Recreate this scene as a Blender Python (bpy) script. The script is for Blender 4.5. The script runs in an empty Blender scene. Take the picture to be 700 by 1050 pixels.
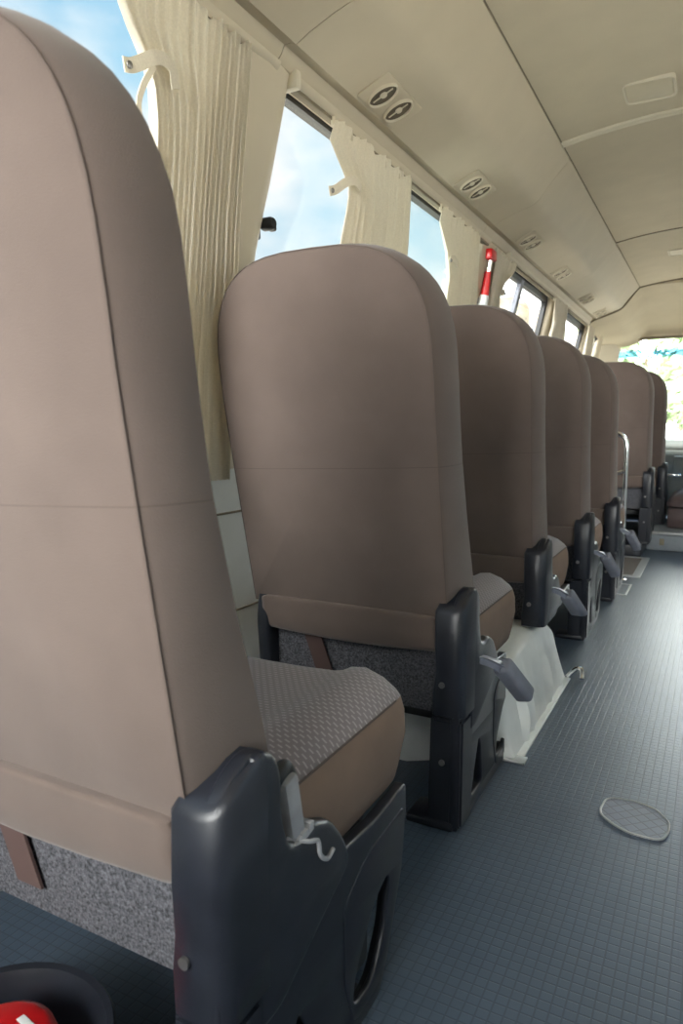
import bpy, bmesh, math, random
from mathutils import Vector, Matrix
random.seed(7)
C = bpy.context.scene.collection
S = bpy.context.scene
PI = math.pi

# ------------------------------------------------------------------ camera
cam_d = bpy.data.cameras.new('camera')
cam = bpy.data.objects.new('camera', cam_d)
C.objects.link(cam)
F, VX, VY = 720.0, 735.0, 440.0            # focal length and vanishing point of the aisle, in pixels of 700 x 1050
pitch = math.atan((525 - VY) / F)
yaw = math.atan((VX - 350) * math.cos(pitch) / F)
cam.location = (0, 0, 0.85)
cam.rotation_euler = (PI / 2 - pitch, 0, yaw)
cam_d.sensor_fit = 'VERTICAL'
cam_d.sensor_height = 36
cam_d.lens = 36 * F / 1050
cam_d.clip_start = 0.02
cam_d.dof.use_dof = True
cam_d.dof.focus_distance = 1.5
cam_d.dof.aperture_fstop = 7.0
S.camera = cam

# ------------------------------------------------------------------ sky
W = bpy.data.worlds.new('sky')
S.world = W
W.use_nodes = True
nt = W.node_tree
nt.nodes.clear()
def wn(t, **k):
    n = nt.nodes.new(t)
    for a, b in k.items(): setattr(n, a, b)
    return n
tc = wn('ShaderNodeTexCoord')
sep = wn('ShaderNodeSeparateXYZ'); nt.links.new(tc.outputs['Generated'], sep.inputs[0])
ramp = wn('ShaderNodeValToRGB'); nt.links.new(sep.outputs['Z'], ramp.inputs[0])
cr = ramp.color_ramp
cr.elements[0].position = 0.0; cr.elements[0].color = (0.60, 0.70, 0.77, 1)
cr.elements[1].position = 0.9; cr.elements[1].color = (0.13, 0.34, 0.64, 1)
e = cr.elements.new(0.35); e.color = (0.37, 0.61, 0.76, 1)
mp = wn('ShaderNodeMapping'); mp.inputs['Scale'].default_value = (2.2, 2.2, 4.5); mp.inputs['Location'].default_value = (0.35, 0.1, 0.4)
nt.links.new(tc.outputs['Generated'], mp.inputs[0])
nz = wn('ShaderNodeTexNoise'); nz.inputs['Scale'].default_value = 1.3; nz.inputs['Detail'].default_value = 6
nt.links.new(mp.outputs[0], nz.inputs['Vector'])
cramp = wn('ShaderNodeValToRGB'); nt.links.new(nz.outputs['Fac'], cramp.inputs[0])
cramp.color_ramp.elements[0].position = 0.42; cramp.color_ramp.elements[1].position = 0.60
mix = wn('ShaderNodeMixRGB'); mix.inputs['Color2'].default_value = (0.86, 0.86, 0.86, 1)
nt.links.new(cramp.outputs[0], mix.inputs['Fac']); nt.links.new(ramp.outputs[0], mix.inputs['Color1'])
# added bright patch of sky behind the bus, aimed to light the nearest seat
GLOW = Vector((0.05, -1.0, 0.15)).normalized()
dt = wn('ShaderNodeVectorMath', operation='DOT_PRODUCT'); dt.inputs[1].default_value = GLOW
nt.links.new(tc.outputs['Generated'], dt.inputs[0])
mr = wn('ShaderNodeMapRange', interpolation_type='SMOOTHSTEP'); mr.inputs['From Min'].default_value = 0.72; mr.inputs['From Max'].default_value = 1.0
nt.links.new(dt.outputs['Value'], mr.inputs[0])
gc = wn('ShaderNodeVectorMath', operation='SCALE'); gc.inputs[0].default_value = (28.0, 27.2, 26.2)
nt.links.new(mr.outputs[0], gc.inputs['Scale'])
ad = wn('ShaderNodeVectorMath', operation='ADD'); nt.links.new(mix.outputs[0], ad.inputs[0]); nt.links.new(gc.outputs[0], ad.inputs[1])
bg = wn('ShaderNodeBackground'); bg.inputs['Strength'].default_value = 0.78
# white haze low over the road ahead
d2 = wn('ShaderNodeVectorMath', operation='DOT_PRODUCT'); d2.inputs[1].default_value = Vector((0.10, 1.0, 0.12)).normalized()
nt.links.new(tc.outputs['Generated'], d2.inputs[0])
m2 = wn('ShaderNodeMapRange', interpolation_type='SMOOTHSTEP'); m2.inputs['From Min'].default_value = 0.92; m2.inputs['From Max'].default_value = 1.0
nt.links.new(d2.outputs['Value'], m2.inputs[0])
g2 = wn('ShaderNodeVectorMath', operation='SCALE'); g2.inputs[0].default_value = (20.0, 20.0, 19.4); nt.links.new(m2.outputs[0], g2.inputs['Scale'])
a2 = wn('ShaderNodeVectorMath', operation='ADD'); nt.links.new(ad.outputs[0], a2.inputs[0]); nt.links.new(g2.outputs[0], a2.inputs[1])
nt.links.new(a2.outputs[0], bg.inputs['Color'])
wo = wn('ShaderNodeOutputWorld'); nt.links.new(bg.outputs[0], wo.inputs[0])

# ------------------------------------------------------------------ sun (high, behind and to the right of the bus)
sd = bpy.data.lights.new('sun', 'SUN'); sd.energy = 13.0; sd.angle = 0.03; sd.color = (1.0, 0.95, 0.86)
sun = bpy.data.objects.new('sun', sd); C.objects.link(sun)
sun.rotation_euler = (math.radians(-14), math.radians(22), 0)

# ------------------------------------------------------------------ colour management
S.view_settings.view_transform = 'Standard'
S.view_settings.look = 'None'
S.view_settings.exposure = 0.75
S.view_settings.gamma = 1
S.view_settings.use_curve_mapping = False
S.cycles.diffuse_bounces = 6
S.cycles.max_bounces = 16
S.cycles.transparent_max_bounces = 24

# ------------------------------------------------------------------ materials
def mat(name, col, rough=0.5, metal=0.0, noise=0.0, nscale=40, bump=0.0, bscale=200, spec=0.5):
    m = bpy.data.materials.new(name); m.use_nodes = True
    t = m.node_tree; b = t.nodes['Principled BSDF']
    b.inputs['Base Color'].default_value = (*col, 1)
    b.inputs['Roughness'].default_value = rough
    b.inputs['Metallic'].default_value = metal
    b.inputs['Specular IOR Level'].default_value = spec
    if noise or bump:
        co = t.nodes.new('ShaderNodeTexCoord')
    if noise:
        n = t.nodes.new('ShaderNodeTexNoise'); n.inputs['Scale'].default_value = nscale; n.inputs['Detail'].default_value = 5
        t.links.new(co.outputs['Object'], n.inputs['Vector'])
        r = t.nodes.new('ShaderNodeMapRange')
        r.inputs['From Min'].default_value = 0.25; r.inputs['From Max'].default_value = 0.75
        r.inputs['To Min'].default_value = 1 - noise; r.inputs['To Max'].default_value = 1 + noise
        t.links.new(n.outputs['Fac'], r.inputs[0])
        x = t.nodes.new('ShaderNodeVectorMath'); x.operation = 'SCALE'
        x.inputs[0].default_value = col
        t.links.new(r.outputs[0], x.inputs['Scale']); t.links.new(x.outputs[0], b.inputs['Base Color'])
    if bump:
        n2 = t.nodes.new('ShaderNodeTexNoise'); n2.inputs['Scale'].default_value = bscale; n2.inputs['Detail'].default_value = 3
        t.links.new(co.outputs['Object'], n2.inputs['Vector'])
        bp = t.nodes.new('ShaderNodeBump'); bp.inputs['Strength'].default_value = bump; bp.inputs['Distance'].default_value = 0.002
        t.links.new(n2.outputs['Fac'], bp.inputs['Height']); t.links.new(bp.outputs[0], b.inputs['Normal'])
    return m

def mth(t, op, a, b=None, c=None):
    n = t.nodes.new('ShaderNodeMath'); n.operation = op
    for i, v in enumerate((a, b, c)):
        if v is None: continue
        if isinstance(v, (int, float)): n.inputs[i].default_value = v
        else: t.links.new(v, n.inputs[i])
    return n.outputs[0]

def fabric_back():
    m = mat('taupe_upholstery', (0.128, 0.096, 0.083), 0.92, noise=0.10, nscale=9, bump=0.25, bscale=700, spec=0.2)
    t = m.node_tree; b = t.nodes['Principled BSDF']
    b.inputs['Sheen Weight'].default_value = 0.25; b.inputs['Sheen Roughness'].default_value = 0.5
    co = t.nodes.new('ShaderNodeTexCoord'); sp = t.nodes.new('ShaderNodeSeparateXYZ'); t.links.new(co.outputs['Object'], sp.inputs[0])
    # stitched horizontal seam across the back
    zc = mth(t, 'ADD', mth(t, 'MULTIPLY', sp.outputs['X'], 0.03), 0.775)
    d = mth(t, 'ABSOLUTE', mth(t, 'SUBTRACT', sp.outputs['Z'], zc))
    line = mth(t, 'LESS_THAN', d, 0.0009)
    old = b.inputs['Base Color'].links[0].from_socket
    mx = t.nodes.new('ShaderNodeMixRGB'); mx.inputs['Color2'].default_value = (0.10, 0.075, 0.064, 1)
    t.links.new(line, mx.inputs['Fac']); t.links.new(old, mx.inputs['Color1']); t.links.new(mx.outputs[0], b.inputs['Base Color'])
    return m

def fabric_dash():
    m = mat('dashed_upholstery', (0.2, 0.18, 0.2), 0.9, spec=0.2)
    t = m.node_tree; b = t.nodes['Principled BSDF']
    co = t.nodes.new('ShaderNodeTexCoord')
    br = t.nodes.new('ShaderNodeTexBrick'); br.offset = 0.5
    br.inputs['Scale'].default_value = 1; br.inputs['Brick Width'].default_value = 0.0125; br.inputs['Row Height'].default_value = 0.0085
    br.inputs['Mortar Size'].default_value = 0.0034; br.inputs['Mortar Smooth'].default_value = 0.35
    br.inputs['Color1'].default_value = (0.33, 0.29, 0.30, 1); br.inputs['Color2'].default_value = (0.33, 0.29, 0.30, 1)
    br.inputs['Mortar'].default_value = (0.185, 0.157, 0.165, 1)
    t.links.new(co.outputs['Object'], br.inputs['Vector']); t.links.new(br.outputs['Color'], b.inputs['Base Color'])
    bp = t.nodes.new('ShaderNodeBump'); bp.inputs['Strength'].default_value = 0.3; bp.inputs['Distance'].default_value = 0.0008
    t.links.new(br.outputs['Fac'], bp.inputs['Height']); t.links.new(bp.outputs[0], b.inputs['Normal'])
    b.inputs['Sheen Weight'].default_value = 0.3
    return m

def felt():
    m = mat('grey_felt', (0.06, 0.06, 0.065), 1.0, spec=0.1)
    t = m.node_tree; b = t.nodes['Principled BSDF']
    co = t.nodes.new('ShaderNodeTexCoord')
    n = t.nodes.new('ShaderNodeTexNoise'); n.inputs['Scale'].default_value = 230; n.inputs['Detail'].default_value = 8; n.inputs['Roughness'].default_value = 0.75
    t.links.new(co.outputs['Object'], n.inputs['Vector'])
    r = t.nodes.new('ShaderNodeValToRGB')
    r.color_ramp.elements[0].position = 0.36; r.color_ramp.elements[0].color = (0.025, 0.025, 0.028, 1)
    r.color_ramp.elements[1].position = 0.68; r.color_ramp.elements[1].color = (0.20, 0.20, 0.225, 1)
    t.links.new(n.outputs['Fac'], r.inputs[0]); t.links.new(r.outputs[0], b.inputs['Base Color'])
    bp = t.nodes.new('ShaderNodeBump'); bp.inputs['Strength'].default_value = 0.8; bp.inputs['Distance'].default_value = 0.003
    t.links.new(n.outputs['Fac'], bp.inputs['Height']); t.links.new(bp.outputs[0], b.inputs['Normal'])
    return m

def floor_vinyl(name, col, cell=0.019, rough=0.42, diag=False):
    m = mat(name, col, rough)
    t = m.node_tree; b = t.nodes['Principled BSDF']
    co = t.nodes.new('ShaderNodeTexCoord')
    vec = co.outputs['Object']
    if diag:
        mpn = t.nodes.new('ShaderNodeMapping'); mpn.inputs['Rotation'].default_value = (0, 0, PI / 4)
        t.links.new(vec, mpn.inputs[0]); vec = mpn.outputs[0]
    br = t.nodes.new('ShaderNodeTexBrick'); br.offset = 0.0
    br.inputs['Scale'].default_value = 1; br.inputs['Brick Width'].default_value = cell; br.inputs['Row Height'].default_value = cell
    br.inputs['Mortar Size'].default_value = cell * 0.10; br.inputs['Mortar Smooth'].default_value = 0.6
    c2 = tuple(x * 0.68 for x in col)
    br.inputs['Color1'].default_value = (*col, 1); br.inputs['Color2'].default_value = (*[x * 0.93 for x in col], 1); br.inputs['Mortar'].default_value = (*c2, 1)
    t.links.new(vec, br.inputs['Vector'])
    n = t.nodes.new('ShaderNodeTexNoise'); n.inputs['Scale'].default_value = 3.0; n.inputs['Detail'].default_value = 6
    t.links.new(co.outputs['Object'], n.inputs['Vector'])
    r = t.nodes.new('ShaderNodeMapRange'); r.inputs['To Min'].default_value = 0.78; r.inputs['To Max'].default_value = 1.22
    t.links.new(n.outputs['Fac'], r.inputs[0])
    x = t.nodes.new('ShaderNodeVectorMath'); x.operation = 'SCALE'
    t.links.new(br.outputs['Color'], x.inputs[0]); t.links.new(r.outputs[0], x.inputs['Scale']); t.links.new(x.outputs[0], b.inputs['Base Color'])
    bp = t.nodes.new('ShaderNodeBump'); bp.invert = True; bp.inputs['Strength'].default_value = 0.35; bp.inputs['Distance'].default_value = 0.0012
    t.links.new(br.outputs['Fac'], bp.inputs['Height']); t.links.new(bp.outputs[0], b.inputs['Normal'])
    return m

def curtain_cloth():
    m = mat('oatmeal_curtain_cloth', (0.84, 0.79, 0.685), 0.95, noise=0.10, nscale=260, spec=0.1)
    t = m.node_tree; b = t.nodes['Principled BSDF']
    tr = t.nodes.new('ShaderNodeBsdfTranslucent'); tr.inputs['Color'].default_value = (0.78, 0.73, 0.62, 1)
    mx = t.nodes.new('ShaderNodeMixShader'); mx.inputs[0].default_value = 0.32
    o = t.nodes['Material Output']
    t.links.new(b.outputs[0], mx.inputs[1]); t.links.new(tr.outputs[0], mx.inputs[2]); t.links.new(mx.outputs[0], o.inputs[0])
    return m

def glass(name, tint, band=None):
    m = bpy.data.materials.new(name); m.use_nodes = True
    t = m.node_tree; t.nodes.clear()
    tr = t.nodes.new('ShaderNodeBsdfTransparent'); tr.inputs['Color'].default_value = (*tint, 1)
    gl = t.nodes.new('ShaderNodeBsdfGlossy'); gl.inputs['Roughness'].default_value = 0.02
    lw = t.nodes.new('ShaderNodeLayerWeight'); lw.inputs['Blend'].default_value = 0.12
    fm = t.nodes.new('ShaderNodeMath'); fm.operation = 'MULTIPLY'; fm.inputs[1].default_value = 0.35; t.links.new(lw.outputs['Facing'], fm.inputs[0])
    mx = t.nodes.new('ShaderNodeMixShader'); o = t.nodes.new('ShaderNodeOutputMaterial')
    t.links.new(fm.outputs[0], mx.inputs[0]); t.links.new(tr.outputs[0], mx.inputs[1]); t.links.new(gl.outputs[0], mx.inputs[2]); t.links.new(mx.outputs[0], o.inputs[0])
    if band:
        co = t.nodes.new('ShaderNodeTexCoord'); sp = t.nodes.new('ShaderNodeSeparateXYZ'); t.links.new(co.outputs['Object'], sp.inputs[0])
        r = t.nodes.new('ShaderNodeValToRGB')
        mr_ = t.nodes.new('ShaderNodeMapRange'); mr_.inputs['From Min'].default_value = band[0]; mr_.inputs['From Max'].default_value = band[1]
        nz_ = t.nodes.new('ShaderNodeTexNoise'); nz_.inputs['Scale'].default_value = 9
        t.links.new(co.outputs['Object'], nz_.inputs['Vector'])
        t.links.new(mth(t, 'ADD', sp.outputs['Z'], mth(t, 'MULTIPLY', nz_.outputs['Fac'], 0.03)), mr_.inputs[0])
        t.links.new(mr_.outputs[0], r.inputs[0])
        e0, e1 = r.color_ramp.elements; e0.position = 0.0; e0.color = (*tint, 1); e1.position = 1.0; e1.color = (*tint, 1)
        for ps in (0.30, 0.75):
            e_ = r.color_ramp.elements.new(ps); e_.color = (*band[2], 1)
        t.links.new(r.outputs[0], tr.inputs['Color'])
    return m

M = {}
M['back'] = fabric_back()
M['side'] = mat('tan_side_upholstery', (0.225, 0.155, 0.118), 0.92, noise=0.08, nscale=14, bump=0.2, bscale=700, spec=0.2)
M['seam'] = mat('seam_thread', (0.10, 0.075, 0.064), 0.9)
M['dash'] = fabric_dash()
M['felt'] = felt()
M['black'] = mat('black_plastic', (0.013, 0.015, 0.022), 0.36, noise=0.25, nscale=25, bump=0.12, bscale=500)
M['grey_plastic'] = mat('grey_plastic', (0.16, 0.17, 0.21), 0.5, noise=0.1)
M['pale_plastic'] = mat('worn_grey_plastic', (0.34, 0.34, 0.36), 0.55, noise=0.2, nscale=30)
M['steel'] = mat('screw_steel', (0.30, 0.29, 0.28), 0.4, 0.9)
M['chrome'] = mat('chrome', (0.85, 0.85, 0.87), 0.12, 1.0)
M['strap'] = mat('maroon_webbing', (0.085, 0.05, 0.045), 0.9)
M['floor'] = floor_vinyl('blue_grey_vinyl_floor', (0.062, 0.090, 0.130), rough=0.42)
M['hatch'] = floor_vinyl('hatch_vinyl', (0.14, 0.16, 0.21), 0.024, 0.5, True)
M['ceil'] = mat('cream_headliner', (0.58, 0.51, 0.385), 0.85, noise=0.04, nscale=8, bump=0.1, bscale=400, spec=0.2)
M['bin'] = mat('beige_trim_plastic', (0.56, 0.49, 0.37), 0.6, noise=0.03, nscale=10, spec=0.35)
M['bead'] = mat('pale_bead_trim', (0.66, 0.60, 0.48), 0.5)
M['gap'] = mat('dark_joint', (0.20, 0.17, 0.12), 0.8)
M['pillar'] = mat('cream_pillar_plastic', (0.60, 0.53, 0.41), 0.6, noise=0.03, nscale=10, spec=0.35)
M['wall'] = mat('pale_grey_wall_panel', (0.78, 0.81, 0.80), 0.5, noise=0.04, nscale=10)
M['arch'] = mat('white_painted_steel', (0.80, 0.82, 0.81), 0.35, noise=0.06, nscale=12)
M['rubber'] = mat('black_window_rubber', (0.012, 0.013, 0.015), 0.5)
M['curtain'] = curtain_cloth()
M['glass'] = glass('window_glass', (0.97, 0.99, 0.99))
M['glass_tint'] = glass('sliding_glass', (0.90, 0.96, 0.96))
M['windscreen'] = glass('windscreen_glass', (0.95, 0.98, 0.97), (1.475, 1.56, (0.40, 0.62, 0.90)))
M['red'] = mat('red_paint', (0.62, 0.012, 0.015), 0.3, noise=0.1)
M['white'] = mat('white_label', (0.75, 0.75, 0.76), 0.5, noise=0.04)
M['dashp'] = mat('grey_green_dashboard', (0.085, 0.10, 0.10), 0.6, noise=0.1)
M['platform'] = mat('grey_step_vinyl', (0.22, 0.25, 0.28), 0.5, noise=0.1)
M['mat_brown'] = mat('brown_grey_mat', (0.16, 0.14, 0.13), 0.85, noise=0.2, nscale=90, bump=0.4)
M['alu'] = mat('aluminium_edging', (0.45, 0.47, 0.48), 0.4, 0.6, noise=0.1)
M['engine'] = mat('brown_leatherette', (0.085, 0.06, 0.06), 0.45, noise=0.1)
M['lens'] = mat('lamp_lens', (0.60, 0.53, 0.39), 0.5, noise=0.02)
M['vent_dark'] = mat('vent_shade_colour', (0.13, 0.105, 0.075), 0.7)
M['ground'] = mat('pale_asphalt', (0.42, 0.40, 0.36), 0.95, noise=0.15, nscale=0.6)
M['leaf'] = mat('leaf_green', (0.46, 0.58, 0.36), 0.7, noise=0.3, nscale=3)
M['bark'] = mat('bark', (0.18, 0.14, 0.10), 0.9, noise=0.3)
M['coach'] = mat('beige_coach_paint', (0.15, 0.125, 0.09), 0.4, noise=0.03)
M['coach_glass'] = mat('dark_coach_glass', (0.10, 0.17, 0.22), 0.15)

# ------------------------------------------------------------------ helpers
def obj(name, bm, m, parent=None, smooth=True, loc=None, auto=40):
    me = bpy.data.meshes.new(name)
    bmesh.ops.recalc_face_normals(bm, faces=bm.faces[:])
    bm.to_mesh(me); bm.free()
    for x in (m if isinstance(m, (list, tuple)) else [m]): me.materials.append(x)
    o = bpy.data.objects.new(name, me); C.objects.link(o)
    if parent: o.parent = parent
    if loc: o.location = loc
    if smooth:
        me.polygons.foreach_set('use_smooth', [True] * len(me.polygons))
        me.set_sharp_from_angle(angle=math.radians(auto))
    return o

def tag(o, label, cat, group=None):
    o['label'] = label; o['category'] = cat
    if group: o['group'] = group
    return o

def empty(name, label, cat, loc=(0, 0, 0), group=None):
    o = bpy.data.objects.new(name, None); C.objects.link(o); o.location = loc; o.empty_display_size = 0.05
    return tag(o, label, cat, group)

def structure(o):
    o['kind'] = 'structure'; return o

def copy_tree(o, parent=None):
    c = o.copy(); C.objects.link(c)
    if parent: c.parent = parent
    for ch in o.children: copy_tree(ch, c)
    return c

def add_box(bm, x0, x1, y0, y1, z0, z1, bev=0.0, seg=2, mi=0):
    g = bmesh.ops.create_cube(bm, size=1)
    vs = g['verts']
    for v in vs:
        v.co = Vector(((x0 + x1) / 2 + v.co.x * (x1 - x0), (y0 + y1) / 2 + v.co.y * (y1 - y0), (z0 + z1) / 2 + v.co.z * (z1 - z0)))
    fs = set(f for v in vs for f in v.link_faces)
    if bev:
        es = list(set(e for v in vs for e in v.link_edges))
        r = bmesh.ops.bevel(bm, geom=es, offset=bev, segments=seg, affect='EDGES', profile=0.5)
        fs = set(r['faces']) | set(f for v in r['verts'] for f in v.link_faces)
    for f in fs:
        if f.is_valid: f.material_index = mi
    return fs

def box(x0, x1, y0, y1, z0, z1, bev=0.0, seg=2):
    bm = bmesh.new(); add_box(bm, x0, x1, y0, y1, z0, z1, bev, seg); return bm

def smooth_path(pts, n=8):
    P = [Vector(p) for p in pts]
    out = []
    for i in range(len(P) - 1):
        p0 = P[max(i - 1, 0)]; p1 = P[i]; p2 = P[i + 1]; p3 = P[min(i + 2, len(P) - 1)]
        for k in range(n):
            t = k / n
            out.append(0.5 * ((2 * p1) + (p2 - p0) * t + (2 * p0 - 5 * p1 + 4 * p2 - p3) * t * t + (3 * p1 - p0 - 3 * p2 + p3) * t ** 3))
    out.append(P[-1]); return out

def add_tube(bm, pts, r, seg=10, closed=False, mi=0):
    P = [Vector(p) for p in pts]; n = len(P); rings = []
    up = Vector((0, 0, 1)); prev = None
    for i in range(n):
        if closed: t = P[(i + 1) % n] - P[i - 1]
        else: t = P[min(i + 1, n - 1)] - P[max(i - 1, 0)]
        t.normalize()
        if prev is None:
            a = up if abs(t.dot(up)) < 0.9 else Vector((1, 0, 0))
            nrm = (a - t * a.dot(t)).normalized()
        else:
            nrm = (prev - t * prev.dot(t)).normalized()
        prev = nrm; b = t.cross(nrm)
        rr = r(i / (n - 1)) if callable(r) else r
        rings.append([bm.verts.new(P[i] + (nrm * math.cos(2 * PI * k / seg) + b * math.sin(2 * PI * k / seg)) * rr) for k in range(seg)])
    for i in range(n if closed else n - 1):
        a, b = rings[i], rings[(i + 1) % n]
        for k in range(seg):
            f = bm.faces.new((a[k], a[(k + 1) % seg], b[(k + 1) % seg], b[k])); f.material_index = mi
    if not closed:
        bm.faces.new(rings[0][::-1]).material_index = mi; bm.faces.new(rings[-1]).material_index = mi

def tube(pts, r, seg=10, closed=False):
    bm = bmesh.new(); add_tube(bm, pts, r, seg, closed); return bm

def loft(bm, rings, cap=True, closed=True, mi=None):
    V = [[bm.verts.new(p) for p in r] for r in rings]
    n = len(V[0])
    for i in range(len(V) - 1):
        for k in range(n if closed else n - 1):
            f = bm.faces.new((V[i][k], V[i][(k + 1) % n], V[i + 1][(k + 1) % n], V[i + 1][k]))
            if mi: f.material_index = mi(i, k)
    if cap and closed:
        bm.faces.new(V[0][::-1]); bm.faces.new(V[-1])
    return V

def lathe(prof, seg=32, centre=(0, 0, 0), axis='Z'):
    bm = bmesh.new(); R = []
    for r, h in prof:
        ring = []
        for k in range(seg):
            a = 2 * PI * k / seg
            p = Vector((r * math.cos(a), r * math.sin(a), h))
            if axis == 'X': p = Vector((p.z, p.x, p.y))
            if axis == 'Y': p = Vector((p.x, p.z, p.y))
            ring.append(p + Vector(centre))
        R.append(ring)
    loft(bm, R); return bm

def plate(outer, holes, thick, bev=0.004):
    """A flat plate of an outline with holes: outline in (a, b), thickness along the third axis; returns a bmesh with a->y, b->z, thickness->x (0..thick)."""
    cu = bpy.data.curves.new('plate', 'CURVE'); cu.dimensions = '2D'; cu.fill_mode = 'BOTH'
    cu.extrude = max(thick / 2 - bev, 0.0005); cu.bevel_depth = bev; cu.bevel_resolution = 2; cu.offset = -bev
    for poly in [outer] + list(holes):
        sp = cu.splines.new('POLY'); sp.points.add(len(poly) - 1); sp.use_cyclic_u = True
        for p, q in zip(sp.points, poly): p.co = (q[0], q[1], 0, 1)
    o = bpy.data.objects.new('plate', cu); C.objects.link(o)
    dg = bpy.context.evaluated_depsgraph_get(); dg.update()
    me = bpy.data.meshes.new_from_object(o.evaluated_get(dg))
    bpy.data.objects.remove(o); bpy.data.curves.remove(cu)
    bm = bmesh.new(); bm.from_mesh(me); bpy.data.meshes.remove(me)
    bmesh.ops.remove_doubles(bm, verts=bm.verts[:], dist=1e-5)
    for v in bm.verts:
        a, b, c = v.co; v.co = Vector((c + thick / 2, a, b))
    return bm

def round_poly(P, rad, n=4):
    out = []
    L = len(P)
    for i in range(L):
        p0 = Vector(P[i - 1]); p1 = Vector(P[i]); p2 = Vector(P[(i + 1) % L])
        r = rad[i] if isinstance(rad, (list, tuple)) else rad
        a = p0 - p1; b = p2 - p1
        d = min(r, a.length * 0.45, b.length * 0.45)
        if d < 1e-4: out.append(tuple(p1)); continue
        s = p1 + a.normalized() * d; e = p1 + b.normalized() * d
        for k in range(n + 1):
            t = k / n
            out.append(tuple(s * (1 - t) ** 2 + p1 * 2 * t * (1 - t) + e * t * t))
    return out

def interp(x, xs, ys):
    if x <= xs[0]: return ys[0]
    for i in range(len(xs) - 1):
        if x <= xs[i + 1]:
            return ys[i] + (ys[i + 1] - ys[i]) * (x - xs[i]) / (xs[i + 1] - xs[i])
    return ys[-1]

# ------------------------------------------------------------------ body shell
WZ = [0.0, 0.75, 1.0, 1.3, 1.45, 1.645, 1.80]
WX = [1.13, 1.11, 1.085, 1.028, 0.983, 0.935, 0.90]
def wx(z): return interp(z, WZ, WX)

YR, YF = -1.0, 6.9
WINS_L = [(-0.85, 1.24), (1.457, 3.00), (3.42, 4.47), (4.95, 5.80), (6.12, 6.55)]
WINS_R = [(0.1, 2.5), (4.95, 5.80)]  # unseen side: openings arranged for the fill light they let in
SILL, HEAD = 0.80, 1.645

def side_wall(name, sgn, wins):
    bm = bmesh.new()
    ys = sorted(set([YR, YF] + [y for w in wins for y in w]))
    zs = [-0.02, 0.4, 0.75, SILL, 0.9, 1.0, 1.15, 1.3, 1.45, 1.55, HEAD, 1.72, 1.80]
    V = {}
    for y in ys:
        for z in zs: V[y, z] = bm.verts.new((sgn * wx(z), y, z))
    for i in range(len(ys) - 1):
        for j in range(len(zs) - 1):
            ym = (ys[i] + ys[i + 1]) / 2; zm = (zs[j] + zs[j + 1]) / 2
            if SILL < zm < HEAD and any(a < ym < b for a, b in wins): continue
            f = bm.faces.new((V[ys[i], zs[j]], V[ys[i + 1], zs[j]], V[ys[i + 1], zs[j + 1]], V[ys[i], zs[j + 1]]))
            f.material_index = 1 if zm > SILL else 0
    bmesh.ops.recalc_face_normals(bm, faces=bm.faces[:])
    # outward thickness
    g = bmesh.ops.extrude_face_region(bm, geom=bm.faces[:])
    for e_ in g['geom']:
        if isinstance(e_, bmesh.types.BMVert): e_.co.x += sgn * 0.05
    return structure(obj(name, bm, [M['wall'], M['pillar']], auto=50))

side_wall('wall_left', -1, WINS_L)
side_wall('wall_right', 1, WINS_R)

# floor
bm = box(-1.13, 1.13, YR, 7.3, -0.04, 0.0)
structure(obj('floor', bm, M['floor'], smooth=False))

# ceiling: shallow vault between the two ducts, cut off at the front header
def ceil_z(x): return 1.89 + 0.045 * (1 - min(1, abs(x) / 0.56) ** 2.6)
YC = 5.75
bm = bmesh.new()
R = []
for y in (YR, 0.5, 2.0, 3.5, 5.0, YC):
    R.append([(x * 0.03, y, ceil_z(x * 0.03)) for x in range(-19, 20)])
loft(bm, R, cap=False, closed=False)
g = bmesh.ops.extrude_face_region(bm, geom=bm.faces[:])
for e_ in g['geom']:
    if isinstance(e_, bmesh.types.BMVert): e_.co.z += 0.04
structure(obj('ceiling', bm, M['ceil']))

# overhead air duct, left and right: four moulded lengths each, joints between
DUCT = [(0.93, 1.652), (0.905, 1.658), (0.893, 1.672), (0.885, 1.688), (0.868, 1.688), (0.855, 1.682), (0.82, 1.699), (0.76, 1.722), (0.72, 1.733), (0.695, 1.742), (0.675, 1.757), (0.662, 1.775), (0.645, 1.797), (0.61, 1.838), (0.575, 1.876), (0.562, 1.894),
        (0.562, 1.93), (0.95, 1.93), (0.95, 1.66)]
JOINTS = [YR, 1.40, 2.95, 4.40, YC]
k = 1
for sgn in (-1, 1):
    for a, b in zip(JOINTS[:-1], JOINTS[1:]):
        bm = bmesh.new()
        loft(bm, [[(sgn * x, y, z) for x, z in DUCT] for y in (a + 0.0012, b - 0.0012)])
        structure(obj('trim_%d' % k, bm, M['bin'], auto=30)); k += 1
    # dark backing seen through the joints and the groove beside the headliner
    bm = bmesh.new()
    loft(bm, [[(sgn * (x + 0.004), y, z + 0.004) for x, z in DUCT[:16]] + [(sgn * 0.60, y, 1.925), (sgn * 0.94, y, 1.925), (sgn * 0.94, y, 1.67)] for y in (YR + 0.01, YC - 0.003)])
    structure(obj('trim_%d' % k, bm, M['gap'], auto=30)); k += 1
    bm = bmesh.new()
    add_tube(bm, [(sgn * 0.560, YR, 1.8915), (sgn * 0.560, YC, 1.8915)], 0.002, 8)
    structure(obj('trim_%d' % k, bm, M['gap'])); k += 1

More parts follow.
